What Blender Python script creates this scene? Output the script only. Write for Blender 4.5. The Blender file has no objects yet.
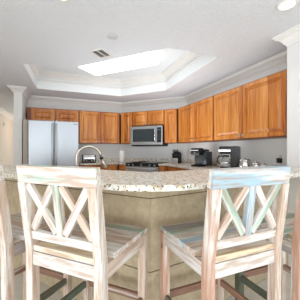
import bpy, bmesh, math, random
from mathutils import Vector, Matrix
random.seed(4)
S = bpy.context.scene
C = S.collection
PI = math.pi

def lin(r, g, b):
    f = lambda v: ((v/255)/12.92) if v/255 <= 0.04045 else (((v/255)+0.055)/1.055)**2.4
    return (f(r), f(g), f(b), 1)

# ------------------------------------------------------------ camera, world, exposure
H = 1.25
cam = bpy.data.cameras.new('camera'); cam.sensor_width = 36; cam.lens = 36*222/300
cam.clip_start = 0.05
co = bpy.data.objects.new('camera', cam); C.objects.link(co)
co.location = (0, 0, H); co.rotation_euler = (math.radians(90), 0, 0)
S.camera = co
w = bpy.data.worlds.new('world'); S.world = w; w.use_nodes = True
bg = w.node_tree.nodes['Background']
bg.inputs[0].default_value = (0.84, 0.93, 1.0, 1); bg.inputs[1].default_value = 1.6
S.view_settings.view_transform = 'Standard'; S.view_settings.look = 'None'
S.view_settings.gamma = 1; S.view_settings.use_curve_mapping = False
S.view_settings.exposure = 0.45

def area(name, loc, rot, sx, sy, power, col=(1, 1, 1)):
    l = bpy.data.lights.new(name, 'AREA'); l.shape = 'RECTANGLE'; l.size = sx; l.size_y = sy
    l.energy = power; l.color = col
    o = bpy.data.objects.new(name, l); C.objects.link(o); o.location = loc; o.rotation_euler = rot
    return o
# daylight from the tall windows of the living room behind the photographer
area('window_daylight', (-0.6, -7.5, 1.35), (math.radians(108), 0, 0), 9.0, 2.3, 235, (0.89, 0.95, 1.0))
# added fill light from the left, brightens the right wall and under the cabinets
area('left_side_fill', (-4.9, -2.2, 1.3), (math.radians(112), 0, math.radians(-62)), 3.5, 2.2, 60, (0.90, 0.96, 1.0))
# added upward fill light, stands in for bounce off the kitchen floor and worktops
area('kitchen_up_fill', (-0.05, 3.7, 0.99), (PI, 0, 0), 1.6, 1.4, 19, (0.88, 0.94, 1.0))
area('living_room_up_fill', (0.0, -1.6, 0.35), (PI, 0, 0), 4.0, 2.4, 24, (0.90, 0.95, 1.0))  # second added fill, faces up to brighten the ceiling over the living area

# ------------------------------------------------------------ materials
def newmat(name):
    m = bpy.data.materials.new(name); m.use_nodes = True
    nt = m.node_tree; b = nt.nodes['Principled BSDF']
    return m, nt, b
def simple(name, col, rough=0.5, metal=0.0, bump=0, bscale=60, spec=None):
    m, nt, b = newmat(name)
    N = nt.nodes.new
    tc = N('ShaderNodeTexCoord'); ns = N('ShaderNodeTexNoise'); ns.inputs['Scale'].default_value = bscale
    nt.links.new(tc.outputs['Object'], ns.inputs['Vector'])
    mx = N('ShaderNodeMixRGB'); mx.blend_type = 'MULTIPLY'; mx.inputs[0].default_value = 0.12
    mx.inputs[1].default_value = col
    nt.links.new(ns.outputs['Fac'], mx.inputs[2]); nt.links.new(mx.outputs[0], b.inputs['Base Color'])
    b.inputs['Roughness'].default_value = rough; b.inputs['Metallic'].default_value = metal
    if spec is not None: b.inputs['Specular IOR Level'].default_value = spec
    if bump:
        bp = N('ShaderNodeBump'); bp.inputs['Strength'].default_value = bump; bp.inputs['Distance'].default_value = 0.01
        nt.links.new(ns.outputs['Fac'], bp.inputs['Height']); nt.links.new(bp.outputs[0], b.inputs['Normal'])
    return m
def emis(name, col, st):
    m, nt, b = newmat(name)
    b.inputs['Base Color'].default_value = (0.9, 0.9, 0.9, 1)
    b.inputs['Emission Color'].default_value = col; b.inputs['Emission Strength'].default_value = st
    return m
def ramp(nt, pts, interp='LINEAR'):
    r = nt.nodes.new('ShaderNodeValToRGB'); r.color_ramp.interpolation = interp
    e = r.color_ramp.elements
    e[0].position, e[0].color = pts[0]; e[1].position, e[1].color = pts[-1]
    for p, c in pts[1:-1]:
        k = e.new(p); k.color = c
    return r

def distressed(name, tint, amount=0.5, axis='Z', wood=lin(172, 134, 106)):
    m, nt, b = newmat(name); N = nt.nodes.new; L = nt.links.new
    tc = N('ShaderNodeTexCoord'); oi = N('ShaderNodeObjectInfo')
    sc = N('ShaderNodeVectorMath'); sc.operation = 'MULTIPLY_ADD'
    L(tc.outputs['Object'], sc.inputs[0])
    sc.inputs[1].default_value = {'Z': (1, 1, 0.09), 'X': (0.09, 1, 1)}[axis]
    mm = N('ShaderNodeMath'); mm.operation = 'MULTIPLY'; mm.inputs[1].default_value = 37
    L(oi.outputs['Random'], mm.inputs[0]); L(mm.outputs[0], sc.inputs[2])
    n1 = N('ShaderNodeTexNoise'); n1.inputs['Scale'].default_value = 55; n1.inputs['Detail'].default_value = 6
    n1.inputs['Roughness'].default_value = 0.65; L(sc.outputs[0], n1.inputs['Vector'])
    r1 = ramp(nt, [(0.40, (0, 0, 0, 1)), (0.54, (1, 1, 1, 1))]); L(n1.outputs['Fac'], r1.inputs[0])
    n2 = N('ShaderNodeTexNoise'); n2.inputs['Scale'].default_value = 22; n2.inputs['Detail'].default_value = 3
    sc2 = N('ShaderNodeVectorMath'); sc2.operation = 'ADD'; sc2.inputs[1].default_value = (5.3, 2.1, 7.7)
    L(sc.outputs[0], sc2.inputs[0]); L(sc2.outputs[0], n2.inputs['Vector'])
    r2 = ramp(nt, [(0.56-amount*0.32, (0, 0, 0, 1)), (0.72-amount*0.32, (1, 1, 1, 1))]); L(n2.outputs['Fac'], r2.inputs[0])
    paint = N('ShaderNodeMixRGB'); paint.inputs[1].default_value = lin(226, 219, 209); paint.inputs[2].default_value = tint
    L(r2.outputs[0], paint.inputs[0])
    fin = N('ShaderNodeMixRGB'); fin.inputs[1].default_value = wood
    L(paint.outputs[0], fin.inputs[2]); L(r1.outputs[0], fin.inputs[0])
    # let some bare wood stay whitewashed
    ww = N('ShaderNodeMixRGB'); ww.inputs[0].default_value = 0.36; L(fin.outputs[0], ww.inputs[1]); L(paint.outputs[0], ww.inputs[2])
    L(ww.outputs[0], b.inputs['Base Color'])
    b.inputs['Roughness'].default_value = 0.6
    bp = N('ShaderNodeBump'); bp.inputs['Strength'].default_value = 0.25; bp.inputs['Distance'].default_value = 0.004
    L(n1.outputs['Fac'], bp.inputs['Height']); L(bp.outputs[0], b.inputs['Normal'])
    return m
WHITE, PINK, BLUE, GREEN, CREAM, GREY, SAL = (lin(218, 212, 206), lin(206, 184, 166), lin(164, 190, 202),
    lin(158, 184, 168), lin(226, 204, 168), lin(158, 156, 156), lin(198, 156, 134))
DM = {}
def dist(t, axis='Z', am=0.55):
    k = (t, axis, am)
    if k not in DM:
        tint = dict(white=WHITE, pink=PINK, blue=BLUE, green=GREEN, cream=CREAM, grey=GREY, salmon=SAL)[t]
        DM[k] = distressed('distressed_wood_'+t+axis+str(am), tint, am, axis)
    return DM[k]
DARKWOOD = distressed('worn_green_wood', lin(88, 100, 84), 0.9, 'Z', lin(120, 92, 72))
BROWNWOOD = distressed('worn_brown_wood', lin(150, 112, 92), 0.9, 'Z', lin(120, 88, 70))

def cherry(name):
    m, nt, b = newmat(name); N = nt.nodes.new; L = nt.links.new
    tc = N('ShaderNodeTexCoord'); oi = N('ShaderNodeObjectInfo')
    mm = N('ShaderNodeMath'); mm.operation = 'MULTIPLY'; mm.inputs[1].default_value = 53
    L(oi.outputs['Random'], mm.inputs[0])
    sc = N('ShaderNodeVectorMath'); sc.operation = 'MULTIPLY_ADD'; sc.inputs[1].default_value = (1, 1, 0.07)
    L(tc.outputs['Object'], sc.inputs[0]); L(mm.outputs[0], sc.inputs[2])
    n1 = N('ShaderNodeTexNoise'); n1.inputs['Scale'].default_value = 30; n1.inputs['Detail'].default_value = 5; n1.inputs['Distortion'].default_value = 0.6
    L(sc.outputs[0], n1.inputs['Vector'])
    # staves: whole boards of differing tone
    sx = N('ShaderNodeSeparateXYZ'); L(tc.outputs['Object'], sx.inputs[0])
    m2 = N('ShaderNodeMath'); m2.operation = 'MULTIPLY_ADD'; m2.inputs[1].default_value = 9
    L(sx.outputs['X'], m2.inputs[0]); L(mm.outputs[0], m2.inputs[2])
    fl = N('ShaderNodeMath'); fl.operation = 'FLOOR'; L(m2.outputs[0], fl.inputs[0])
    wn = N('ShaderNodeTexWhiteNoise'); wn.noise_dimensions = '1D'; L(fl.outputs[0], wn.inputs['W'])
    add = N('ShaderNodeMath'); add.operation = 'MULTIPLY_ADD'; add.inputs[1].default_value = 0.34
    L(wn.outputs['Value'], add.inputs[0]); L(n1.outputs['Fac'], add.inputs[2])
    r = ramp(nt, [(0.36, lin(130, 64, 22)), (0.50, lin(178, 100, 36)), (0.70, lin(202, 126, 54)), (0.95, lin(222, 156, 88))])
    L(add.outputs[0], r.inputs[0]); L(r.outputs[0], b.inputs['Base Color'])
    b.inputs['Roughness'].default_value = 0.32
    return m
CHERRY = cherry('cherry_cabinet_wood')
CHERRY_DK = simple('cherry_edge_wood', lin(132, 70, 30), 0.4, bump=0, bscale=20)

def granite(name):
    m, nt, b = newmat(name); N = nt.nodes.new; L = nt.links.new
    tc = N('ShaderNodeTexCoord')
    n0 = N('ShaderNodeTexNoise'); n0.inputs['Scale'].default_value = 26; n0.inputs['Detail'].default_value = 4
    L(tc.outputs['Object'], n0.inputs['Vector'])
    r0 = ramp(nt, [(0.32, lin(214, 198, 168)), (0.45, lin(236, 228, 210)), (0.60, lin(247, 244, 238))]); L(n0.outputs['Fac'], r0.inputs[0])
    n1 = N('ShaderNodeTexNoise'); n1.inputs['Scale'].default_value = 42; n1.inputs['Detail'].default_value = 4
    L(tc.outputs['Object'], n1.inputs['Vector'])
    r1 = ramp(nt, [(0.57, (0, 0, 0, 1)), (0.62, (1, 1, 1, 1))]); L(n1.outputs['Fac'], r1.inputs[0])
    n2 = N('ShaderNodeTexNoise'); n2.inputs['Scale'].default_value = 64; n2.inputs['Detail'].default_value = 2
    ad = N('ShaderNodeVectorMath'); ad.operation = 'ADD'; ad.inputs[1].default_value = (3, 8, 1)
    L(tc.outputs['Object'], ad.inputs[0]); L(ad.outputs[0], n2.inputs['Vector'])
    r2 = ramp(nt, [(0.61, (0, 0, 0, 1)), (0.65, (1, 1, 1, 1))]); L(n2.outputs['Fac'], r2.inputs[0])
    a = N('ShaderNodeMixRGB'); L(r1.outputs[0], a.inputs[0]); L(r0.outputs[0], a.inputs[1]); a.inputs[2].default_value = lin(186, 168, 142)
    c = N('ShaderNodeMixRGB'); L(r2.outputs[0], c.inputs[0]); L(a.outputs[0], c.inputs[1]); c.inputs[2].default_value = lin(74, 66, 62)
    L(c.outputs[0], b.inputs['Base Color']); b.inputs['Roughness'].default_value = 0.32; b.inputs['Specular IOR Level'].default_value = 0.3
    return m
GRANITE = granite('speckled_cream_granite')

def stone(name, c0, c1, scale):
    m, nt, b = newmat(name); N = nt.nodes.new; L = nt.links.new
    tc = N('ShaderNodeTexCoord')
    n0 = N('ShaderNodeTexNoise'); n0.inputs['Scale'].default_value = scale; n0.inputs['Detail'].default_value = 8; n0.inputs['Roughness'].default_value = 0.7
    L(tc.outputs['Object'], n0.inputs['Vector'])
    r0 = ramp(nt, [(0.3, c0), (0.7, c1)]); L(n0.outputs['Fac'], r0.inputs[0])
    L(r0.outputs[0], b.inputs['Base Color']); b.inputs['Roughness'].default_value = 0.55
    return m
TILE = stone('tan_travertine_tile', lin(176, 158, 128), lin(212, 194, 162), 14)
GROUT = simple('tile_grout', lin(138, 120, 94), 0.9)
FLOORT = stone('beige_floor_stone', lin(214, 208, 198), lin(234, 230, 222), 6)

def stucco(name, col, st, sc):
    m, nt, b = newmat(name); N = nt.nodes.new; L = nt.links.new
    tc = N('ShaderNodeTexCoord')
    v = N('ShaderNodeTexVoronoi'); v.inputs['Scale'].default_value = sc; v.feature = 'SMOOTH_F1'
    n = N('ShaderNodeTexNoise'); n.inputs['Scale'].default_value = sc*1.3; n.inputs['Detail'].default_value = 4
    L(tc.outputs['Object'], v.inputs['Vector']); L(tc.outputs['Object'], n.inputs['Vector'])
    a = N('ShaderNodeMath'); a.operation = 'ADD'; L(v.outputs['Distance'], a.inputs[0]); L(n.outputs['Fac'], a.inputs[1])
    bp = N('ShaderNodeBump'); bp.inputs['Strength'].default_value = st; bp.inputs['Distance'].default_value = 0.012
    L(a.outputs[0], bp.inputs['Height']); L(bp.outputs[0], b.inputs['Normal'])
    b.inputs['Base Color'].default_value = col; b.inputs['Roughness'].default_value = 0.9
    return m
CEIL = stucco('textured_ceiling_plaster', lin(240, 240, 242), 1.0, 85)
WALL = stucco('pale_grey_wall_paint', lin(236, 235, 231), 0.05, 60)
WALLW = stucco('warm_white_wall_paint', lin(226, 223, 220), 0.05, 60)
HALL = stucco('beige_hall_paint', lin(222, 208, 192), 0.05, 60)
TRAYW = stucco('white_tray_paint', lin(238, 240, 240), 0.02, 60)
TRIM = simple('white_trim_paint', lin(240, 236, 230), 0.45)
STEEL = simple('brushed_stainless_steel', lin(200, 204, 208), 0.33, 0.85, bscale=8)
STEELD = simple('fridge_stainless_steel', lin(184, 188, 192), 0.38, 0.7, bscale=3)
NICKEL = simple('brushed_nickel', lin(196, 186, 174), 0.28, 1.0)
CHROME = simple('polished_chrome', lin(225, 225, 225), 0.1, 1.0)
BLACK = simple('glossy_black_plastic', lin(14, 14, 15), 0.3)
BLACKM = simple('matte_black_plastic', lin(22, 22, 23), 0.55)
GLASSK = simple('dark_oven_glass', lin(52, 60, 64), 0.08)
WHITEP = simple('white_plastic', lin(240, 240, 238), 0.4)
PAPER = simple('paper_towel_white', lin(245, 245, 243), 0.9, bump=0.2, bscale=90)
PANEL = simple('tan_panel_paint', lin(198, 184, 168), 0.55)
LAMPW = emis('fluorescent_diffuser_glow', (0.93, 0.97, 1.0, 1), 1.9)
CANW = emis('downlight_bulb_glow', (1, 0.95, 0.86, 1), 3.5)
m, nt, b = newmat('clear_glass'); b.inputs['Base Color'].default_value = (0.85, 0.88, 0.88, 1)
b.inputs['Roughness'].default_value = 0.03; b.inputs['Transmission Weight'].default_value = 0.85; b.inputs['IOR'].default_value = 1.4
GLASS = m
COFFEE = simple('dark_brown_liquid', lin(50, 30, 18), 0.2)

# ------------------------------------------------------------ mesh helpers
def link(name, bm, mats, parent=None, mat=None):
    bmesh.ops.recalc_face_normals(bm, faces=bm.faces)
    me = bpy.data.meshes.new(name); bm.to_mesh(me); bm.free()
    for mm in (mats if isinstance(mats, (list, tuple)) else [mats]): me.materials.append(mm)
    o = bpy.data.objects.new(name, me); C.objects.link(o)
    if parent: o.parent = parent
    if mat is not None: o.matrix_local = mat
    return o
def thing(name, label, cat, loc=(0, 0, 0), rz=0, group=None):
    o = bpy.data.objects.new(name, None); C.objects.link(o); o.empty_display_size = 0.1
    o.location = loc; o.rotation_euler = (0, 0, rz); tag(o, label, cat, group); return o
def tag(o, label, cat, group=None):
    o['label'] = label; o['category'] = cat
    if group: o['group'] = group
    return o
def struct(o): o['kind'] = 'structure'; return o
def box(bm, x0, x1, y0, y1, z0, z1, bev=0, mi=0):
    vs = [bm.verts.new((x, y, z)) for z in (z0, z1) for y in (y0, y1) for x in (x0, x1)]
    fs = [bm.faces.new([vs[i] for i in q]) for q in ((0, 2, 3, 1), (4, 5, 7, 6), (0, 1, 5, 4), (1, 3, 7, 5), (3, 2, 6, 7), (2, 0, 4, 6))]
    for f in fs: f.material_index = mi
    if bev:
        es = list({e for f in fs for e in f.edges})
        r = bmesh.ops.bevel(bm, geom=es, offset=bev, segments=2, affect='EDGES', profile=0.6)
        for f in r['faces']: f.material_index = mi
def B(x0, x1, y0, y1, z0, z1, bev=0):
    bm = bmesh.new(); box(bm, x0, x1, y0, y1, z0, z1, bev); return bm
def prism(bm, pts, z0, z1, mi=0):
    n = len(pts)
    lo = [bm.verts.new((p[0], p[1], z0)) for p in pts]; hi = [bm.verts.new((p[0], p[1], z1)) for p in pts]
    for i in range(n):
        bm.faces.new((lo[i], lo[(i+1) % n], hi[(i+1) % n], hi[i])).material_index = mi
    bm.faces.new(lo).material_index = mi; bm.faces.new(hi).material_index = mi
def holed(bm, outer, inner, z):
    es = []
    for pts in (outer, inner):
        vs = [bm.verts.new((p[0], p[1], z)) for p in pts]
        es += [bm.edges.new((vs[i], vs[(i+1) % len(vs)])) for i in range(len(vs))]
    bmesh.ops.triangle_fill(bm, edges=es, use_beauty=True, use_dissolve=False)
def lathe(bm, prof, cx=0, cy=0, n=28, mi=0, cap=True):
    rings = []
    for r, z in prof:
        rings.append([bm.verts.new((cx+r*math.cos(2*PI*i/n), cy+r*math.sin(2*PI*i/n), z)) for i in range(n)])
    for a, b_ in zip(rings, rings[1:]):
        for i in range(n):
            f = bm.faces.new((a[i], a[(i+1) % n], b_[(i+1) % n], b_[i])); f.smooth = True; f.material_index = mi
    if cap:
        bm.faces.new(rings[0]).material_index = mi; bm.faces.new(rings[-1]).material_index = mi
def tube(bm, pts, rad, n=12, mi=0):
    pts = [Vector(p) for p in pts]; rings = []
    rs = rad if isinstance(rad, (list, tuple)) else [rad]*len(pts)
    ref = None
    for i, p in enumerate(pts):
        d = (pts[min(i+1, len(pts)-1)] - pts[max(i-1, 0)]).normalized()
        if ref is None: ref = Vector((0, 0, 1)) if abs(d.z) < 0.9 else Vector((1, 0, 0))
        a = (ref - d*ref.dot(d)).normalized(); b_ = d.cross(a); ref = a
        rings.append([bm.verts.new(p + rs[i]*(a*math.cos(2*PI*k/n) + b_*math.sin(2*PI*k/n))) for k in range(n)])
    for a, b_ in zip(rings, rings[1:]):
        for i in range(n):
            f = bm.faces.new((a[i], a[(i+1) % n], b_[(i+1) % n], b_[i])); f.smooth = True; f.material_index = mi
    bm.faces.new(rings[0]).material_index = mi; bm.faces.new(rings[-1]).material_index = mi
def sweep(path, prof, closed=False):
    """sweep a profile of (distance to the LEFT of the path, z) along a plan polyline with mitred corners"""
    bm = bmesh.new(); P = [Vector(p) for p in path]; n = len(P); rings = []
    for i in range(n):
        dirs = []
        if closed or i > 0: dirs.append((P[i]-P[i-1]).normalized())
        if closed or i < n-1: dirs.append((P[(i+1) % n]-P[i]).normalized())
        ns = [Vector((-d.y, d.x)) for d in dirs]
        m_ = sum(ns, Vector((0, 0))).normalized(); k = 1/max(0.3, m_.dot(ns[0]))
        rings.append([bm.verts.new((P[i].x+m_.x*k*a, P[i].y+m_.y*k*a, z)) for a, z in prof])
    q = len(prof)
    for i in range(n if closed else n-1):
        a, b_ = rings[i], rings[(i+1) % n]
        for j in range(q):
            bm.faces.new((a[j], a[(j+1) % q], b_[(j+1) % q], b_[j]))
    if not closed:
        bm.faces.new(rings[0]); bm.faces.new(rings[-1])
    return bm
def rings_panel(bm, w_, h_, seq, th):
    """raised-panel face: rectangles of growing inset with depth y, front at y=0, back at y=th"""
    R = []
    for ins, y in [(0, th)] + seq:
        R.append([bm.verts.new(v) for v in ((ins, y, ins), (w_-ins, y, ins), (w_-ins, y, h_-ins), (ins, y, h_-ins))])
    for a, b_ in zip(R, R[1:]):
        for i in range(4): bm.faces.new((a[i], a[(i+1) % 4], b_[(i+1) % 4], b_[i]))
    bm.faces.new(R[0]); bm.faces.new(R[-1])
SEQ = [(0, 0.005), (0.005, 0), (0.052, 0), (0.056, 0.016), (0.070, 0.018), (0.102, 0.001)]
SEQS = [(0, 0.005), (0.005, 0), (0.030, 0), (0.033, 0.011), (0.040, 0.011), (0.055, 0.002)]

# ------------------------------------------------------------ plan of the kitchen
AL = math.radians(21.3); ca, sa = math.cos(AL), math.sin(AL)
class Frame:
    def __init__(s, O, deg): s.O = Vector(O); s.a = math.radians(deg)
    def w(s, x, y):
        c, n = math.cos(s.a), math.sin(s.a); return Vector((s.O.x+x*c-y*n, s.O.y+x*n+y*c))
FR = Frame((1.512, 2.45), -68.7)      # right-hand run: x towards the viewer, y into the wall
FD = Frame((-0.05, 5.10), -23.7)      # diagonal run with the range
FF = Frame((-1.615, 5.05), 21.3)      # run with the refrigerator
ZC = 2.46
wr_c = Vector((0.847, 5.067)); wl_c = Vector((-0.718, 5.754))
fl_c = FF.w(-1.08, 0.33); le = fl_c + Vector((sa, -ca))*0.70
pil = Vector((1.45, 2.35)); u = Vector((-sa, ca)); n_out = Vector((ca, sa))
rw0 = pil + n_out*0.415

def wallseg(name, a, b_, t, mat, z0=0, z1=ZC):
    d = (b_-a).normalized(); nn = Vector((-d.y, d.x))*t
    bm = bmesh.new(); prism(bm, [a, b_, b_+nn, a+nn], z0, z1)
    return struct(link(name, bm, mat))
wallseg('wall_right', rw0-u*0.3, wr_c+u*0.03, -0.12, WALL)
wallseg('wall_back', wl_c, wr_c, 0.12, WALL)
wallseg('wall_back_left', fl_c - Vector((ca, sa))*0.14, wl_c, 0.12, WALL)
wallseg('wall_left', fl_c, le, -0.14, WALL)
bm = bmesh.new(); e = pil - u*1.1
prism(bm, [pil, e, e+n_out*0.6, pil+n_out*0.6], 0, ZC); struct(link('wall_right_end', bm, WALLW))
h0 = Vector((-4.5, 6.7)) - u*6.5; h1 = Vector((-4.5, 6.7)) + u*3.6
wallseg('wall_hall', h0, h1, 0.12, HALL)
wallseg('wall_hall_end', h1, h1 + n_out*3.4, 0.12, HALL)
bm = bmesh.new(); box(bm, -7, 4.5, -8, 11, -0.1, 0); struct(link('floor', bm, FLOORT))

tray = [(-1.776, 3.105), (-1.24, 3.316), (0.208, 2.63), (0.893, 2.873), (0.315, 4.50), (-0.656, 4.98), (-2.223, 4.368)]
bm = bmesh.new(); holed(bm, [(-7, -8), (4.5, -8), (4.5, 11), (-7, 11)], tray, ZC)
struct(link('ceiling', bm, CEIL))
ZT = 2.80
bm = bmesh.new()
n = len(tray)
lo = [bm.verts.new((x, y, ZC)) for x, y in tray]; hi = [bm.verts.new((x, y, ZT)) for x, y in tray]
for i in range(n): bm.faces.new((lo[i], lo[(i+1) % n], hi[(i+1) % n], hi[i]))
struct(link('wall_ceiling_tray', bm, TRAYW))
bm = bmesh.new(); prism(bm, tray, ZT, ZT+0.04); struct(link('ceiling_tray', bm, TRAYW))

def crown(z, s=1.0):
    p = [(0, 0), (0, -0.115), (0.008, -0.115), (0.010, -0.098), (0.022, -0.090), (0.034, -0.066), (0.056, -0.046),
         (0.078, -0.036), (0.082, -0.022), (0.095, -0.018), (0.098, 0)]
    return [(a*s, z+b_*s) for a, b_ in p]
# kitchen walls: path keeps the room on its left
wl_end = le
wl_out = le - Vector((ca, sa))*0.14
path = [pil - u*1.1, pil, rw0, wr_c, wl_c, fl_c, le, wl_out, wl_out + u*3]
struct(link('trim_crown', sweep(path, crown(ZC, 1.0)), TRIM))
# tray outline as listed runs with the opening on its right or left: make it counter-clockwise so the room is on its left
area2 = sum(tray[i][0]*tray[(i+1) % n][1]-tray[(i+1) % n][0]*tray[i][1] for i in range(n))
tp = tray if area2 > 0 else tray[::-1]
struct(link('trim_tray_crown', sweep(tp, crown(ZT, 1.0), True), TRIM))
struct(link('trim_tray_band', sweep(tp, [(0, ZT-0.185), (0.014, ZT-0.185), (0.018, ZT-0.17), (0.012, ZT-0.155), (0, ZT-0.15)], True), TRIM))
struct(link('trim_hall_crown', sweep([h1, h0], crown(ZC, 1.0)), TRIM))

# ------------------------------------------------------------ wall cabinets
def knob_bm():
    bm = bmesh.new(); lathe(bm, [(0.006, 0), (0.007, 0.012), (0.018, 0.018), (0.019, 0.026), (0.010, 0.031)], n=16); return bm
KN = Matrix.Rotation(PI/2, 4, 'X')
def add_door(par, x0, x1, z0, z1, y=0, knob=None, seq=SEQ, name='door'):
    bm = bmesh.new(); rings_panel(bm, x1-x0, z1-z0, seq, 0.022)
    d = link(name, bm, CHERRY, par, Matrix.Translation((x0, y, z0)))
    if knob:
        kx, kz = knob
        link('knob', knob_bm(), NICKEL, d, Matrix.Translation((kx-x0, 0, kz-z0)) @ KN)
    return d
def cabinet(name, fr, x0, x1, z0, z1, doors, label, backL=0, backR=0, yb=0.325, yf=0.022, group=None, y0=0, cat='cabinet'):
    o = fr.w((x0+x1)/2, 0); t = thing(name, label, cat, (o.x, o.y, z0), fr.a, group)
    c = (x0+x1)/2
    bm = bmesh.new(); prism(bm, [(x0-c, y0+yf), (x1-c, y0+yf), (x1-c+backR, yb), (x0-c-backL, yb)], 0, z1-z0)
    link('body', bm, CHERRY_DK, t)
    for (a, b_, za, zb, kn, sq) in doors:
        k = None
        if kn: k = (kn[0]-c, kn[1]-z0)
        add_door(t, a-c, b_-c, za-z0, zb-z0, y0, k, sq, 'drawer_front' if zb-za < 0.2 and sq is SEQS and za < 1 else 'door')
    return t
Z0, Z1 = 1.40, 2.155
G = 0.012
def two(x0, x1, xm, z0=Z0, z1=Z1, kz=None, sq=SEQ):
    kz = kz or z0+0.05
    return [(x0+G, xm-G/2, z0+G, z1-G, (xm-0.035, kz), sq), (xm+G/2, x1-G, z0+G, z1-G, (xm+0.035, kz), sq)]
cabinet('wall_cabinet', FR, -1.30, 0.05, Z0, Z1, two(-1.30, 0.0, -0.663), 'large double-door cherry wall cabinet nearest the white wall end, above the drip coffee maker', 0, 0)
cabinet('wall_cabinet', FR, -2.53, -1.30, Z0, Z1, two(-2.50, -1.30, -1.891), 'double-door cherry wall cabinet on the right wall, above the single-serve coffee machine', 0.12, 0)
cabinet('wall_cabinet', FD, 0.395, 0.69, Z0, Z1, [(0.395+G, 0.68, Z0+G, Z1-G, (0.44, Z0+0.05), SEQ)], 'narrow one-door cherry wall cabinet just right of the microwave', 0, 0.12)
cabinet('wall_cabinet', FD, -0.412, 0.395, 1.81, Z1, two(-0.412, 0.395, -0.008, 1.81, Z1, 1.85, SEQ), 'short double-door cherry cabinet directly above the microwave')
cabinet('wall_cabinet', FD, -0.73, -0.412, Z0, Z1, [(-0.715, -0.412-G, Z0+G, Z1-G, (-0.45, Z0+0.05), SEQ)], 'narrow one-door cherry wall cabinet just left of the microwave', 0.12, 0)
cabinet('wall_cabinet', FF, 0.0, 0.945, Z0, Z1, two(0.0, 0.94, 0.49), 'double-door cherry wall cabinet right of the refrigerator, above the toaster', 0, 0.12)
cabinet('wall_cabinet', FF, -1.05, -0.002, 1.86, Z1, two(-0.98, -0.002, -0.50, 1.86, Z1, 1.89, SEQ), 'short wide cherry cabinet above the refrigerator')

# ------------------------------------------------------------ base cabinets and worktops
bf = -0.28
def base(fr, x0, x1, label, nd=1, bl=0, br=0, name='base_cabinet'):
    ds = []; wd = (x1-x0)/nd
    for i in range(nd):
        a, b_ = x0+i*wd+G/2, x0+(i+1)*wd-G/2
        ds.append((a, b_, 0.75, 0.914, ((a+b_)/2, 0.82), SEQS)); ds.append((a, b_, 0.12, 0.74, (b_-0.04, 0.68), SEQ if wd > 0.25 else SEQS))
    t = cabinet(name, fr, x0, x1, 0.0, 0.922, ds, label, bl, br, 0.32, 0.022, None, bf)
    return t
base(FF, 0.0, 0.828, 'cherry base cabinet under the worktop left of the range', 2, 0, 0.0)
base(FD, -0.608, -0.405, 'narrow cherry base cabinet touching the left side of the range', 1, 0, 0)
base(FD, 0.385, 0.568, 'narrow cherry base cabinet touching the right side of the range', 1, 0, 0)
base(FR, -2.41, -1.00, 'cherry base cabinet run under the right-hand worktop', 3, 0, 0)

# bar geometry
cF = Vector((0, 1.055)); dr = Vector((math.cos(PI/6), 0.5)); dl = Vector((-math.cos(PI/6), 0.5))
nr = Vector((-0.5, math.cos(PI/6))); nl = Vector((0.5, math.cos(PI/6)))
def off(k): return Vector((0, cF.y + k/math.cos(PI/6)))
LL = 2.30
def left(k, l=LL): return cF + dl*l + nl*k
def hit(k):   # right facet line at offset k meeting the face of the end wall
    p = off(k); # p + a*dr on pil - b*u
    det = dr.x*u.y - dr.y*u.x
    v = pil - p; a = (v.x*u.y - v.y*u.x)/det
    return p + dr*a
# tile-faced bar wall
def bandpoly(k0, k1, ext=0.0):
    return [left(k0, LL-0.05), off(k0), hit(k0), hit(k1), off(k1), left(k1, LL-0.05)]
bm = bmesh.new(); prism(bm, bandpoly(0.393, 0.53), 0, 1.036); struct(link('wall_bar', bm, GROUT))
bm = bmesh.new()
def tiles(p0, d, nn, length, phase):
    rows = [(0.0, 0.417), (0.423, 0.917), (0.923, 1.035)]
    x = 0; first = phase
    while x < length-0.01:
        x1 = min(length, x+first); first = 0.5
        for z0, z1 in rows:
            a = p0+d*(x+0.003); b_ = p0+d*(x1-0.003)
            prism(bm, [a, b_, b_+nn*0.007, a+nn*0.007], z0+0.002, z1)
        x = x1
tiles(off(0.385), dr, nr, (hit(0.385)-off(0.385)).length, 0.5)
tiles(off(0.385), dl, nl, LL-0.05-0.22, 0.5)
struct(link('wall_bar_tiles', bm, TILE))
def round_corner(p, q, r_, rad=0.30, k=6):
    """replace corner q by an arc-like bezier"""
    a = q+(p-q).normalized()*rad; b_ = q+(r_-q).normalized()*rad
    return [(1-t)**2*a+2*t*(1-t)*q+t*t*b_ for t in [i/k for i in range(k+1)]]
arc = round_corner(left(0), cF + Vector((0, -0.008)), hit(0))
back_r = off(0.63) + dr*1.56
top = [left(0.0)] + arc + [hit(0), pil - u*0.002, back_r, off(0.63), left(0.63)]
bm = bmesh.new(); prism(bm, top, 1.038, 1.07)
es = [e for e in bm.edges if abs(e.verts[0].co.z-e.verts[1].co.z) < 1e-5]
bmesh.ops.bevel(bm, geom=es, offset=0.006, segments=3, affect='EDGES')
bar = link('bar_worktop', bm, GRANITE)
tag(bar, 'long raised speckled granite bar top with an angled front, behind the stools', 'worktop')

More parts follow.
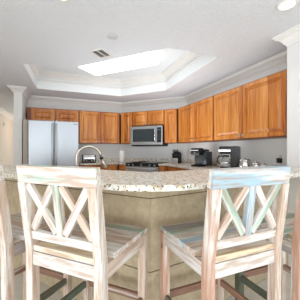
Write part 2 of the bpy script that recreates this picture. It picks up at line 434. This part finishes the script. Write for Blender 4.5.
# lower worktop round the kitchen
inner_r = FR.w(-0.676, -0.31)
rfc = FR.w(-(2.542-0.128), -0.31)
sink_c = off(0.93)+dl*0.80
def sq(cx, d, nn, hx, hy): return [cx+d*hx+nn*hy, cx-d*hx+nn*hy, cx-d*hx-nn*hy, cx+d*hx-nn*hy]
hole = sq(sink_c, dl, nl, 0.26, 0.16)
bm = bmesh.new(); prism(bm, [FD.w(0.385, -0.31), rfc, inner_r, pil + Vector((-0.012, 0.012)), rw0 + u*0.012, wr_c, FD.w(0.385, 0.33)], 0.924, 0.954)
wt = link('worktop', bm, GRANITE)
tag(wt, 'granite worktop along the right wall under the knife block and both coffee makers', 'worktop')
bm = bmesh.new(); prism(bm, [inner_r, off(1.17), off(0.538), off(0.538)+dr*1.50, pil + Vector((-0.014, 0.012))], 0.924, 0.954)
tag(link('worktop', bm, GRANITE), 'low granite worktop behind the right half of the raised bar', 'worktop')
outer = [off(1.17), left(1.17, 1.5), left(0.538, 1.5), off(0.538)]
bm = bmesh.new()
for z in (0.924, 0.954): holed(bm, outer, hole, z)
for L_ in (outer, hole):
    for i in range(len(L_)):
        a, b_ = L_[i], L_[(i+1) % len(L_)]
        bm.faces.new([bm.verts.new(v) for v in ((a.x, a.y, 0.924), (b_.x, b_.y, 0.924), (b_.x, b_.y, 0.954), (a.x, a.y, 0.954))])
bmesh.ops.remove_doubles(bm, verts=bm.verts, dist=1e-4)
tag(link('worktop', bm, GRANITE), 'low granite worktop behind the left half of the raised bar, holding the sink and faucet', 'worktop')
def splash(par, path):
    link('backsplash', sweep(path, [(0.001, 0.955), (0.02, 0.955), (0.02, 1.05), (0.001, 1.05)]), GRANITE, par)
splash(wt, [rw0 + u*0.0, wr_c, FD.w(-0.007, 0.33)])
lfc = FF.w(0.955-0.128, -0.31)
bm = bmesh.new(); prism(bm, [FF.w(0.0, -0.31), lfc, FD.w(-0.405, -0.31), FD.w(-0.405, 0.33), wl_c, FF.w(0.0, 0.33)], 0.924, 0.954)
wt2 = link('worktop', bm, GRANITE); tag(wt2, 'granite worktop between the refrigerator and the range, carrying the toaster', 'worktop')
splash(wt2, [FD.w(-0.009, 0.33), wl_c, FF.w(0.0, 0.33)])

# cabinets on the kitchen side of the bar
def bar_base(p0, d, nn, length, label, nd):
    t = thing('base_cabinet', label, 'cabinet', (p0.x, p0.y, 0), math.atan2(d.y, d.x))
    s = 1 if Vector((-d.y, d.x)).dot(nn) > 0 else -1
    bm = bmesh.new(); y = [0, s*0.56]; box(bm, 0, length, min(y), max(y), 0.0, 0.920); link('body', bm, CHERRY, t)
    return t
bar_base(off(0.545)+dl*0.30, dl, nl, 0.95, 'cherry sink cabinet behind the left half of the bar, under the faucet', 2)
bar_base(off(0.545)+dr*0.40, dr, nr, 0.50, 'cherry base cabinet behind the right half of the bar', 2)

# sink
t = thing('kitchen_sink', 'stainless sink basin set in the lower worktop behind the bar', 'sink', (sink_c.x, sink_c.y, 0.0), math.atan2(dl.y, dl.x))
bm = bmesh.new()
o1, i1 = (0.255, 0.155), (0.245, 0.145)
for z0, z1, a, b_ in ():
    pass
box(bm, -0.255, 0.255, -0.155, 0.155, 0.926, 0.930)
bm.free(); bm = bmesh.new()
for (x0, x1, y0, y1) in ((-0.256, -0.246, -0.156, 0.156), (0.246, 0.256, -0.156, 0.156), (-0.246, 0.246, -0.156, -0.146), (-0.246, 0.246, 0.146, 0.156)):
    box(bm, x0, x1, y0, y1, 0.926, 0.950)
box(bm, -0.246, 0.246, -0.146, 0.146, 0.924, 0.930)
link('basin', bm, STEEL, t)
bm = bmesh.new(); lathe(bm, [(0.03, 0.9305), (0.03, 0.933), (0.02, 0.933)]); link('drain', bm, CHROME, t)

# faucet
fb = Vector((-0.765, 2.31)); fd = Vector((0.968, 0.25)).normalized()
t = thing('kitchen_faucet', 'brushed nickel gooseneck kitchen faucet with pull-down spray head, rising behind the left stool', 'faucet', (fb.x, fb.y, 0.9545), math.atan2(fd.y, fd.x))
bm = bmesh.new(); lathe(bm, [(0.03, 0), (0.03, 0.008), (0.022, 0.016), (0.019, 0.06), (0.014, 0.075)]); link('base', bm, NICKEL, t)
pts = [(0, 0, 0.02), (0, 0, 0.15), (0, 0, 0.20)]
for i in range(1, 15):
    a = PI - i*PI*0.88/14; pts.append((0.125+0.125*math.cos(a), 0, 0.215+0.118*math.sin(a)))
bm = bmesh.new(); pts.append((pts[-1][0]+0.012, 0, pts[-1][2]-0.045)); tube(bm, pts, 0.0145, 14); link('spout', bm, NICKEL, t)
p = Vector(pts[-1]); dd = (Vector(pts[-1])-Vector(pts[-2])).normalized(); dd = (dd + Vector((0.16, 0, 0))).normalized()
bm = bmesh.new(); tube(bm, [p-dd*0.004, p+dd*0.016], 0.019, 14); link('collar', bm, BLACKM, t)
bm = bmesh.new(); tube(bm, [p+dd*0.016, p+dd*0.05, p+dd*0.11, p+dd*0.118], [0.017, 0.020, 0.030, 0.024], 16); link('spray_head', bm, NICKEL, t)
bm = bmesh.new(); tube(bm, [(0, -0.015, 0.05), (0, -0.035, 0.055), (0.0, -0.085, 0.085)], [0.008, 0.008, 0.005], 10); link('handle', bm, NICKEL, t)

# ------------------------------------------------------------ refrigerator
o = FF.w(-0.5, -0.48)
t = thing('refrigerator', 'tall stainless steel refrigerator with two upper doors', 'refrigerator', (o.x, o.y, 0), FF.a)
bm = B(-0.455, 0.455, 0.065, 0.78, 0.02, 1.80, 0.006); link('body', bm, STEELD, t)
for s, h_ in ((-1, -0.035), (1, 0.035)):
    x0, x1 = (-0.463, -0.004) if s < 0 else (0.004, 0.463)
    d = link('door', B(x0, x1, 0.0, 0.06, 0.72, 1.83, 0.012), STEELD, t)
    bm = bmesh.new()
    tube(bm, [(h_, -0.005, 0.84), (h_, -0.045, 0.87), (h_, -0.055, 1.0), (h_, -0.06, 1.3), (h_, -0.055, 1.6), (h_, -0.045, 1.74), (h_, -0.005, 1.77)], 0.014, 12)
    link('handle', bm, STEEL, d)
d = link('drawer', B(-0.463, 0.463, 0.0, 0.06, 0.06, 0.71, 0.012), STEELD, t)
bm = bmesh.new(); tube(bm, [(-0.36, -0.005, 0.64), (-0.34, -0.05, 0.64), (0.34, -0.05, 0.64), (0.36, -0.005, 0.64)], 0.014, 12); link('handle', bm, STEEL, d)
bm = B(0.36, 0.44, -0.002, 0.001, 1.775, 1.785); link('badge', bm, BLACKM, t)
bm = bmesh.new(); p4 = [FF.w(-1.055, -0.42), FF.w(-0.975, -0.42), FF.w(-0.975, 0.31), FF.w(-1.055, 0.31)]; prism(bm, p4, 0, 1.84)
tag(link('side_panel', bm, PANEL), 'narrow tan side panel standing left of the refrigerator', 'panel')

# ------------------------------------------------------------ microwave
o = FD.w(-0.008, -0.09)
t = thing('microwave', 'stainless over-the-range microwave with dark glass door', 'microwave', (o.x, o.y, 1.37), FD.a)
link('body', B(-0.395, 0.395, 0.02, 0.40, 0, 0.42, 0.006), BLACKM, t)
fr_ = bmesh.new(); W_, H_ = 0.655, 0.42
x0 = -0.395
bm = bmesh.new()
rings = [(0, 0, 0.03), (0, 0, 0.0), (0.05, 0.06, 0.0), (0.056, 0.066, 0.006)]
R = []
for ix, iz, y in rings:
    R.append([bm.verts.new(v) for v in ((x0+ix, y, iz), (x0+W_-ix*0.6, y, iz), (x0+W_-ix*0.6, y, H_-iz), (x0+ix, y, H_-iz))])
for a, b_ in zip(R, R[1:]):
    for i in range(4): bm.faces.new((a[i], a[(i+1) % 4], b_[(i+1) % 4], b_[i]))
bm.faces.new(R[-1]); d = link('door', bm, STEEL, t)
link('window', B(x0+0.056, x0+W_-0.035, 0.004, 0.012, 0.067, H_-0.067), GLASSK, d)
fr_.free()
bm = bmesh.new(); tube(bm, [(0.235, 0.0, 0.06), (0.235, -0.04, 0.09), (0.235, -0.048, 0.21), (0.235, -0.04, 0.34), (0.235, 0.0, 0.375)], 0.013, 12); link('handle', bm, CHROME, d)
link('control_panel', B(0.262, 0.395, 0.0, 0.03, 0, H_, 0.003), STEEL, t)
cp = link('keypad', B(0.272, 0.372, -0.003, 0.001, 0.05, 0.38), BLACK, t)
bm = bmesh.new()
for i in range(4):
    for j in range(3): box(bm, 0.285+j*0.028, 0.301+j*0.028, -0.0045, -0.002, 0.10+i*0.04, 0.115+i*0.04)
link('button', bm, simple('grey_button', lin(88, 94, 98), 0.5), cp)['kind'] = 'stuff'
link('display', B(0.285, 0.36, -0.005, -0.002, 0.31, 0.345), simple('display_glass', lin(70, 100, 110), 0.1), cp)
link('vent_grille', B(-0.39, 0.39, 0.03, 0.38, -0.03, 0.0, 0.002), BLACKM, t)

# ------------------------------------------------------------ range
o = FD.w(-0.010, -0.31)
t = thing('range_cooker', 'black and stainless slide-in range below the microwave', 'stove', (o.x, o.y, 0.04), FD.a)
link('body', B(-0.385, 0.385, 0.04, 0.61, -0.04, 0.905), STEEL, t)
link('cooktop', B(-0.388, 0.388, 0.0, 0.615, 0.905, 0.925, 0.004), BLACK, t)
for bx, by, r_ in ((-0.19, 0.17, 0.10), (0.19, 0.17, 0.085), (-0.19, 0.44, 0.085), (0.19, 0.44, 0.10)):
    bm = bmesh.new()
    for rr in (r_, r_*0.6):
        tube(bm, [(bx+rr*math.cos(a*PI/12), by+rr*math.sin(a*PI/12), 0.934) for a in range(25)], 0.006, 8)
    for a in range(4): tube(bm, [(bx+0.02*math.cos(a*PI/2), by+0.02*math.sin(a*PI/2), 0.936), (bx+r_*1.2*math.cos(a*PI/2), by+r_*1.2*math.sin(a*PI/2), 0.936)], 0.006, 8)
    link('burner', bm, STEEL if bx*by > 0 else BLACKM, t)
bm = bmesh.new(); vs = []
prismpts = [(0.0, 0.905), (-0.015, 0.852), (0.04, 0.852), (0.04, 0.905)]
a = [bm.verts.new((-0.388, y, z)) for y, z in prismpts]; b_ = [bm.verts.new((0.388, y, z)) for y, z in prismpts]
for i in range(4): bm.faces.new((a[i], a[(i+1) % 4], b_[(i+1) % 4], b_[i]))
bm.faces.new(a); bm.faces.new(b_)
cp = link('control_panel', bm, BLACK, t)
for kx in (-0.31, -0.2, 0.2, 0.31, 0.0):
    bm = bmesh.new(); lathe(bm, [(0.017, 0), (0.017, 0.01), (0.014, 0.026), (0.010, 0.028)], n=18)
    link('knob', bm, STEEL, cp, Matrix.Translation((kx, -0.006, 0.880)) @ Matrix.Rotation(math.radians(74), 4, 'X'))
d = link('oven_door', B(-0.385, 0.385, -0.01, 0.04, 0.22, 0.848, 0.004), STEEL, t)
link('window', B(-0.28, 0.28, -0.013, -0.008, 0.32, 0.64), GLASSK, d)
bm = bmesh.new(); tube(bm, [(-0.34, -0.01, 0.80), (-0.33, -0.055, 0.805), (0.33, -0.055, 0.805), (0.34, -0.01, 0.80)], 0.013, 12); link('handle', bm, STEEL, d)
link('drawer', B(-0.385, 0.385, -0.005, 0.04, 0.05, 0.21, 0.004), STEEL, t)

# ------------------------------------------------------------ small things on the worktops
ZW = 0.955
o = FF.w(0.21, -0.06)
t = thing('toaster', 'chrome and black toaster on the worktop right of the refrigerator', 'toaster', (o.x, o.y, ZW), FF.a); t.scale = (0.8, 0.85, 0.95)
link('body', B(-0.17, 0.17, -0.09, 0.09, 0.012, 0.20, 0.03), CHROME, t)
for s in (-1, 1): link('end_cap', B(min(s*0.165, s*0.185), max(s*0.165, s*0.185), -0.092, 0.092, 0.0, 0.195, 0.008), BLACKM, t)
link('base', B(-0.165, 0.165, -0.088, 0.088, 0.0, 0.03), BLACKM, t)
link('front_panel', B(-0.13, 0.13, -0.094, -0.088, 0.035, 0.10), BLACKM, t)
bm = bmesh.new()
for s in (-0.035, 0.035): box(bm, -0.13, 0.13, s-0.014, s+0.014, 0.199, 0.202)
link('slot', bm, BLACKM, t)
for k in (-0.07, 0.07):
    bm = bmesh.new(); lathe(bm, [(0.014, 0), (0.014, 0.012), (0.008, 0.014)], n=14); link('knob', bm, CHROME, t, Matrix.Translation((k, -0.094, 0.066)) @ KN)

o = Vector((-0.655, 5.14))
t = thing('paper_towel_holder', 'white roll of paper towel standing left of the range', 'paper towel', (o.x, o.y, ZW), 0)
bm = bmesh.new(); lathe(bm, [(0.07, 0), (0.07, 0.01), (0.06, 0.014)]); link('base', bm, STEEL, t)
bm = bmesh.new(); lathe(bm, [(0.018, 0.015), (0.062, 0.015), (0.064, 0.02), (0.064, 0.27), (0.062, 0.275), (0.018, 0.275)], cap=False); link('roll', bm, PAPER, t)
bm = bmesh.new(); lathe(bm, [(0.007, 0.01), (0.007, 0.30), (0.012, 0.305), (0.012, 0.315), (0.005, 0.32)]); link('rod', bm, STEEL, t)

o = FD.w(0.66, 0.06)
t = thing('knife_block', 'silver knife block full of black-handled knives in the back right corner', 'knife block', (o.x, o.y, ZW), math.radians(-35))
bm = bmesh.new()
a = [bm.verts.new((-0.075, y, z)) for y, z in ((-0.07, 0), (0.09, 0), (0.11, 0.22), (0.01, 0.26), (-0.07, 0.10))]
b_ = [bm.verts.new((0.075, v.co.y, v.co.z)) for v in a]
for i in range(5): bm.faces.new((a[i], a[(i+1) % 5], b_[(i+1) % 5], b_[i]))
bm.faces.new(a); bm.faces.new(b_)
link('block', bm, BLACKM, t)
link('front_plate', B(-0.076, 0.076, -0.074, -0.070, 0.0, 0.115, 0.001), STEEL, t)
for i, x in enumerate((-0.05, -0.017, 0.017, 0.05)):
    for j in range(2):
        y, z = (-0.045 + j*0.045, 0.135 + j*0.075)
        bm = bmesh.new(); tube(bm, [(x, y, z), (x, y-0.02, z+0.03), (x, y-0.045, z+0.085+0.01*(i % 2))], [0.011, 0.013, 0.010], 10)
        link('knife_handle', bm, BLACK, t)

o = FR.w(-1.68, -0.02)
t = thing('pod_coffee_maker', 'black single-serve coffee machine right of the knife block', 'coffee maker', (o.x, o.y, ZW), math.radians(-50))
link('body', B(-0.11, 0.11, 0.0, 0.17, 0, 0.31, 0.03), BLACK, t)
link('brew_head', B(-0.10, 0.10, -0.12, 0.02, 0.20, 0.33, 0.03), BLACK, t)
link('drip_tray', B(-0.085, 0.085, -0.12, 0.0, 0, 0.03, 0.006), BLACKM, t)
link('handle', B(-0.085, 0.085, -0.135, -0.10, 0.285, 0.30, 0.005), CHROME, t)
link('water_tank', B(0.112, 0.175, -0.02, 0.16, 0.02, 0.27, 0.015), GLASSK, t)
bm = bmesh.new(); lathe(bm, [(0.022, 0), (0.022, 0.004)], n=18); link('button', bm, CHROME, t, Matrix.Translation((0, -0.121, 0.24)) @ KN)

o = FR.w(-0.93, 0.02)
t = thing('drip_coffee_maker', 'black drip coffee maker with glass carafe, behind the right stool', 'coffee maker', (o.x, o.y, ZW), math.radians(-32))
link('base', B(-0.11, 0.11, -0.12, 0.12, 0, 0.045, 0.012), BLACK, t)
link('water_tower', B(0.03, 0.135, -0.11, 0.12, 0.045, 0.35, 0.015), BLACK, t)
link('brew_head', B(-0.13, 0.05, -0.11, 0.11, 0.235, 0.35, 0.02), BLACK, t)
link('steel_band', B(-0.132, 0.035, -0.114, -0.109, 0.275, 0.297), CHROME, t)
ca_ = Vector((-0.05, -0.02, 0.047))
bm = bmesh.new(); lathe(bm, [(0.055, 0.0), (0.072, 0.02), (0.076, 0.06), (0.062, 0.11), (0.045, 0.135), (0.045, 0.15)], n=26)
c_ = link('carafe', bm, GLASS, t, Matrix.Translation(ca_))
bm = bmesh.new(); lathe(bm, [(0.048, 0.15), (0.05, 0.165), (0.03, 0.172)], n=26); link('lid', bm, BLACK, c_)
bm = bmesh.new(); tube(bm, [(-0.045, -0.0, 0.155), (-0.10, 0, 0.155), (-0.125, 0, 0.12), (-0.12, 0, 0.06), (-0.085, 0, 0.035)], 0.010, 10); link('handle', bm, BLACK, c_)
bm = bmesh.new(); lathe(bm, [(0.077, 0.05), (0.079, 0.056), (0.077, 0.064)], n=26, cap=False); link('metal_ring', bm, CHROME, c_)

# power cord between the two machines
p0, p1 = FR.w(-1.50, 0.10), FR.w(-1.14, 0.12)
bm = bmesh.new(); pts = []
for i in range(17):
    s = i/16; q = p0.lerp(p1, s); pts.append((q.x, q.y, ZW+0.008+0.23*max(0, math.sin(PI*(s-0.35)/0.65)) if s > 0.35 else ZW+0.008+0.05*math.sin(PI*s/0.35)))
tube(bm, pts, 0.0045, 8); tag(link('electric_cable', bm, BLACK), 'black power cord looping up between the two coffee makers', 'cord')

for k, (x, y, r_, hh, lab) in enumerate(((-0.63, 0.02, 0.075, 0.17, 'taller shiny metal canister beside the drip coffee maker'), (-0.46, 0.04, 0.052, 0.135, 'middle shiny metal canister, shorter than the one beside the coffee maker'), (-0.35, 0.05, 0.042, 0.115, 'smallest shiny metal canister, farthest from the drip coffee maker'))):
    o = FR.w(x, y); t = thing('canister', lab, 'canister', (o.x, o.y, ZW), 0, 'metal canisters on the right worktop')
    bm = bmesh.new(); lathe(bm, [(r_*0.97, 0), (r_, 0.006), (r_, hh-0.03), (r_*0.97, hh-0.026)]); link('body', bm, CHROME, t)
    bm = bmesh.new(); lathe(bm, [(r_*1.03, hh-0.026), (r_*1.03, hh-0.006), (r_*0.9, hh), (0.014, hh), (0.014, hh+0.014), (0.008, hh+0.018)]); link('lid', bm, CHROME, t)

def outlet(fr, x, z, label, plug=False):
    o = fr.w(x, 0.33); t = thing('wall_outlet', label, 'outlet', (o.x, o.y, z), fr.a, None)
    link('cover_plate', B(-0.036, 0.036, -0.008, -0.001, -0.058, 0.058, 0.002), WHITEP, t)
    for s in ((1,) if plug else (-1, 1)):
        link('socket', B(-0.016, 0.016, -0.010, -0.0075, s*0.024-0.014, s*0.024+0.014, 0.001), simple('socket_grey', lin(205, 205, 202), 0.5), t)
    if plug:
        tag(link('power_adapter', B(-0.028, 0.028, -0.05, -0.009, -0.062, 0.002, 0.006), BLACK, None, Matrix.Translation((o.x, o.y, z)) @ Matrix.Rotation(fr.a, 4, 'Z')),
            'black plug-in adapter in the outlet by the white wall end', 'adapter')
outlet(FR, -2.576, 1.215, 'white wall outlet between the knife block and the single-serve coffee machine')
outlet(FR, -0.333, 1.145, 'white wall outlet at the right end beside the white wall, with a black adapter', True)
# small sensor on the hall wall
o = Vector((-4.5, 6.7)) + u*0.35
t = thing('wall_thermostat', 'small white box high on the beige hall wall at the far left', 'thermostat', (o.x, o.y, 2.06), -68.7*PI/180+PI)
link('housing', B(-0.06, 0.06, -0.031, -0.001, -0.05, 0.05, 0.006), WHITEP, t)
link('lens', B(-0.02, 0.02, -0.034, -0.030, -0.01, 0.015, 0.001), simple('sensor_lens', lin(190, 190, 190), 0.3), t)

# ------------------------------------------------------------ ceiling fittings
fa = math.radians(-26)
lc = Vector((-0.46, 4.045)) + Vector((-0.42, -0.91))*0.25 + Vector((0.01, 0.0))
t = thing('fluorescent_light', 'long rectangular glowing fluorescent fixture in the raised ceiling tray', 'ceiling light', (lc.x, lc.y, ZT), fa)
link('housing', B(-0.66, 0.66, -0.24, 0.24, -0.03, -0.001, 0.005), TRIM, t)
bm = bmesh.new(); R = []
for k, z in ((1.0, -0.03), (1.0, -0.075), (0.985, -0.1), (0.95, -0.115)):
    R.append([bm.verts.new((x*0.67*k, y*(0.25-0.67*(1-k)), z)) for x, y in ((-1, -1), (1, -1), (1, 1), (-1, 1))])
for a, b_ in zip(R, R[1:]):
    for i in range(4): bm.faces.new((a[i], a[(i+1) % 4], b_[(i+1) % 4], b_[i]))
bm.faces.new(R[-1]); bm.faces.new(R[0]); link('diffuser', bm, LAMPW, t)

vc = Vector((-0.606, 2.77))
t = thing('ceiling_vent', 'white louvred air vent on the ceiling beside the tray', 'vent', (vc.x, vc.y, ZC), math.radians(-24))
bm = bmesh.new(); w2, h2 = 0.095, 0.115
for q in ((-w2, w2, -h2, -h2+0.02), (-w2, w2, h2-0.02, h2), (-w2, -w2+0.02, -h2+0.02, h2-0.02), (w2-0.02, w2, -h2+0.02, h2-0.02), (-0.006, 0.006, -h2+0.02, h2-0.02)):
    box(bm, *q, -0.012, -0.001)
link('frame', bm, TRIM, t)
link('duct_opening', B(-w2+0.02, w2-0.02, -h2+0.02, h2-0.02, -0.003, -0.001), simple('duct_metal_grey', lin(110, 108, 106), 0.6), t)
for i in range(5):
    y = -0.075+i*0.0375; bm = bmesh.new(); box(bm, -w2+0.02, w2-0.02, -0.011, 0.011, -0.001, 0.001)
    link('slat', bm, TRIM, t, Matrix.Translation((0, y, -0.009)) @ Matrix.Rotation(math.radians(28), 4, 'X'))
bm = bmesh.new(); lathe(bm, [(0.055, -0.001), (0.055, -0.008), (0.045, -0.012), (0.01, -0.013)])
o = link('ceiling_cover_plate', bm, simple('grey_white_plastic', lin(212, 208, 206), 0.5)); o.location = (-0.397, 2.362, ZC)
tag(o, 'small round blank cover plate on the ceiling above the vent', 'cover plate')
def can(x, y, label, energy=5):
    t = thing('recessed_downlight', label, 'ceiling light', (x, y, ZC))
    bm = bmesh.new(); lathe(bm, [(0.060, -0.001), (0.082, -0.001), (0.080, -0.006), (0.062, -0.009), (0.060, -0.001)], cap=False); link('trim_ring', bm, TRIM, t)
    bm = bmesh.new(); lathe(bm, [(0.0605, -0.002), (0.055, -0.005), (0.02, -0.009)]); link('bulb', bm, CANW, t)
    l = bpy.data.lights.new('downlight_beam', 'SPOT'); l.energy = energy; l.spot_size = 2.2; l.spot_blend = 0.8; l.color = (1, 0.93, 0.84); l.shadow_soft_size = 0.06
    lo_ = bpy.data.objects.new('downlight_beam', l); C.objects.link(lo_); lo_.parent = t; lo_.location = (0, 0, -0.03)
can(1.139, 1.846, 'glowing round recessed downlight in the ceiling at the top right')
can(-0.69, 1.725, 'recessed downlight cut by the top edge of the picture at the left')
hl = bpy.data.lights.new('hall_lamp', 'POINT'); hl.energy = 11; hl.color = (1, 0.78, 0.55); hl.shadow_soft_size = 0.15
ho = bpy.data.objects.new('hall_lamp', hl); C.objects.link(ho); ho.location = (-4.0, 8.0, 1.9)

# ------------------------------------------------------------ stools
def board(name, p0, p1, wd, th, mat, par, xdir=(1, 0, 0), bev=0.002):
    """board along local z from p0 to p1, width wd along xdir, thickness th"""
    p0, p1 = Vector(p0), Vector(p1); z = (p1-p0); L_ = z.length; z.normalize()
    x = Vector(xdir); x = (x - z*x.dot(z)).normalized(); y = z.cross(x)
    M = Matrix((x, y, z)).transposed().to_4x4(); M.translation = p0
    return link(name, B(-wd/2, wd/2, -th/2, th/2, 0, L_, bev), mat, par, M)
SW = 0.235
def yb(z): return -0.205 - 0.012*z/0.75 if z < 0.75 else -0.217 - (z-0.75)*0.13
def make_stool(x, y, rz, label, tint):
    T = lambda k, d='white': tint.get(k, d)
    t = thing('bar_stool', label, 'stool', (x, y, 0), rz, 'distressed wooden bar stools along the bar')
    # rear posts: one bent piece each
    for i, s in enumerate((-1, 1)):
        bm = bmesh.new(); R = []
        for z in (0, 0.35, 0.75, 0.95, 1.092 - T('drop', 0)):
            cy = yb(z); cx = s*(SW-0.0225); hw = 0.0225
            R.append([bm.verts.new((cx+a*hw, cy+b_*hw, z)) for a, b_ in ((-1, -1), (1, -1), (1, 1), (-1, 1))])
        for a, b_ in zip(R, R[1:]):
            for k in range(4): bm.faces.new((a[k], a[(k+1) % 4], b_[(k+1) % 4], b_[k]))
        bm.faces.new(R[0]); bm.faces.new(R[-1])
        bmesh.ops.bevel(bm, geom=[e for e in bm.edges if abs(e.verts[0].co.z-e.verts[1].co.z) > 0.1], offset=0.002, segments=1, affect='EDGES')
        link('rear_leg', bm, dist(T('post%d' % i, 'pink'), am=0.5), t)
    for i, s in enumerate((-1, 1)):
        board('front_leg', (s*(SW-0.0225), SW-0.0225, 0), (s*(SW-0.0225), SW-0.0225, 0.738), 0.045, 0.045, T('leg%d' % i, 'pink') if not isinstance(T('leg%d' % i, 'pink'), str) else dist(T('leg%d' % i, 'pink'), am=0.6), t)
    # seat: planks across, in one mesh
    bm = bmesh.new(); cols = T('seat', ['white', 'pink', 'green', 'white', 'grey']); mats = []
    for c in cols:
        m_ = dist(c, 'X', 0.5); mats.append(m_)
    yk = -SW+0.005; wdt = (2*SW)/len(cols)
    for i, c in enumerate(cols):
        a0 = -SW + i*wdt
        x_in = 0.19 if i == 0 else SW
        box(bm, -x_in, x_in, a0+0.0008+(0.005 if i == 0 else 0), a0+wdt-0.0008, 0.742, 0.77, 0.003, i)
    link('seat', bm, mats, t)
    # aprons
    w_in = SW-0.046
    board('apron', (-w_in, -0.222, 0.706), (w_in, -0.222, 0.706), 0.066, 0.022, dist(T('apron', 'white')), t, (0, 0, 1))
    board('apron', (-w_in, SW-0.018, 0.706), (w_in, SW-0.018, 0.706), 0.066, 0.022, dist('white'), t, (0, 0, 1))
    for s in (-1, 1):
        board('apron', (s*(SW-0.014), -0.193, 0.706), (s*(SW-0.014), SW-0.046, 0.706), 0.066, 0.022, dist(T('side', 'white'), am=0.7), t, (0, 0, 1))
    # stretchers
    board('stretcher', (-w_in, SW-0.0225, 0.34), (w_in, SW-0.0225, 0.34), 0.042, 0.022, BROWNWOOD, t, (0, 0, 1))
    for i, s in enumerate((-1, 1)):
        board('stretcher', (s*(SW-0.0225), -0.185, 0.335), (s*(SW-0.0225), SW-0.046, 0.335), 0.040, 0.022, [DARKWOOD, BROWNWOOD][(i+T('dark', 0)) % 2], t, (0, 0, 1))
    board('stretcher', (-w_in, yb(0.25), 0.25), (w_in, yb(0.25), 0.25), 0.042, 0.022, dist('pink'), t, (0, 0, 1))
    # back
    P = lambda x_, z_, dy=0: (x_, yb(z_)+dy, z_)
    rk = Vector((0, yb(1.1)-yb(0.8), 0.3)).normalized()
    def bboard(name, p, q, wd, th, mat):
        zz = (Vector(q)-Vector(p)).normalized(); nrm = Vector((0, rk.z, -rk.y)); xd = zz.cross(nrm)
        return board(name, p, q, wd, th, mat, t, xd)
    zt = 1.134 - T('drop', 0)
    bboard('top_rail', P(-SW-0.002, zt), P(SW+0.002, zt), 0.084, 0.034, dist(T('top', 'white'), am=T('topam', 0.75)))
    bboard('lower_rail', P(-w_in, 0.826), P(w_in, 0.826), 0.042, 0.024, dist(T('rail', 'white')))
    bboard('centre_slat', P(0, 0.845), P(0, 1.094), 0.040, 0.026, dist(T('slat', 'white'), am=T('slatam', 0.45)))
    for i, s in enumerate((-1, 1)):
        xa, xb = s*0.026, s*0.182
        bboard('cross_bar', P(xb, 1.085), P(xa, 0.855), 0.037, 0.021, dist(T('xa%d' % i, 'white'), am=0.6))
        bboard('cross_bar', P(xa, 1.085), P(xb, 0.855), 0.037, 0.017, dist(T('xb%d' % i, 'pink'), am=0.6))
    # bolt slot on the left front leg
    link('bolt_head', B(-SW-0.002, -SW+0.001, SW-0.030, SW-0.022, 0.64, 0.672), BLACKM, t)
    return t
def by_rear(px, py, deg, side):
    """centre of a stool from its rear seat corner (side -1 left, 1 right) and yaw"""
    a = math.radians(deg); c, s_ = math.cos(a), math.sin(a)
    lx, ly = side*SW, -SW
    return px-(lx*c-ly*s_), py-(lx*s_+ly*c), a
x, y, a = by_rear(0.248, 0.970, 23, -1)
make_stool(x, y, a, 'distressed bar stool with a pale blue top rail and green cross bars, on the right', dict(drop=0.008, top='blue', xa0='green', xa1='green', slat='blue', post0='salmon', post1='pink', side='white', apron='white', seat=['cream', 'pink', 'blue', 'green', 'grey'], topam=0.75, leg0='salmon', xb0='pink', xb1='white'))
x, y, a = by_rear(-0.203, 0.950, -23.5, 1)
make_stool(x, y, a, 'whitewashed bar stool with a faint green centre slat, on the left near the middle', dict(top='green', topam=0.12, slat='green', slatam=0.25, post0='pink', post1='pink', side='pink', seat=['cream', 'white', 'pink', 'white', 'green'], apron='white', dark=0, xb1='pink', xa1='white', xa0='white', xb0='white'))
x, y, a = by_rear(-0.748, 1.155, -25, 1)
make_stool(x, y, a, 'whitewashed bar stool cut by the left edge of the picture', dict(top='white', post1='pink', slat='green', seat=['white', 'white', 'pink', 'white', 'grey'], side='grey', dark=1))
x, y, a = by_rear(0.790, 1.18, 21.5, -1)
make_stool(x, y, a, 'pinkish bar stool with green seat planks, cut by the right edge of the picture', dict(top='white', post0='salmon', slat='blue', seat=['cream', 'green', 'white', 'green', 'white'], side='grey', leg0=DARKWOOD))
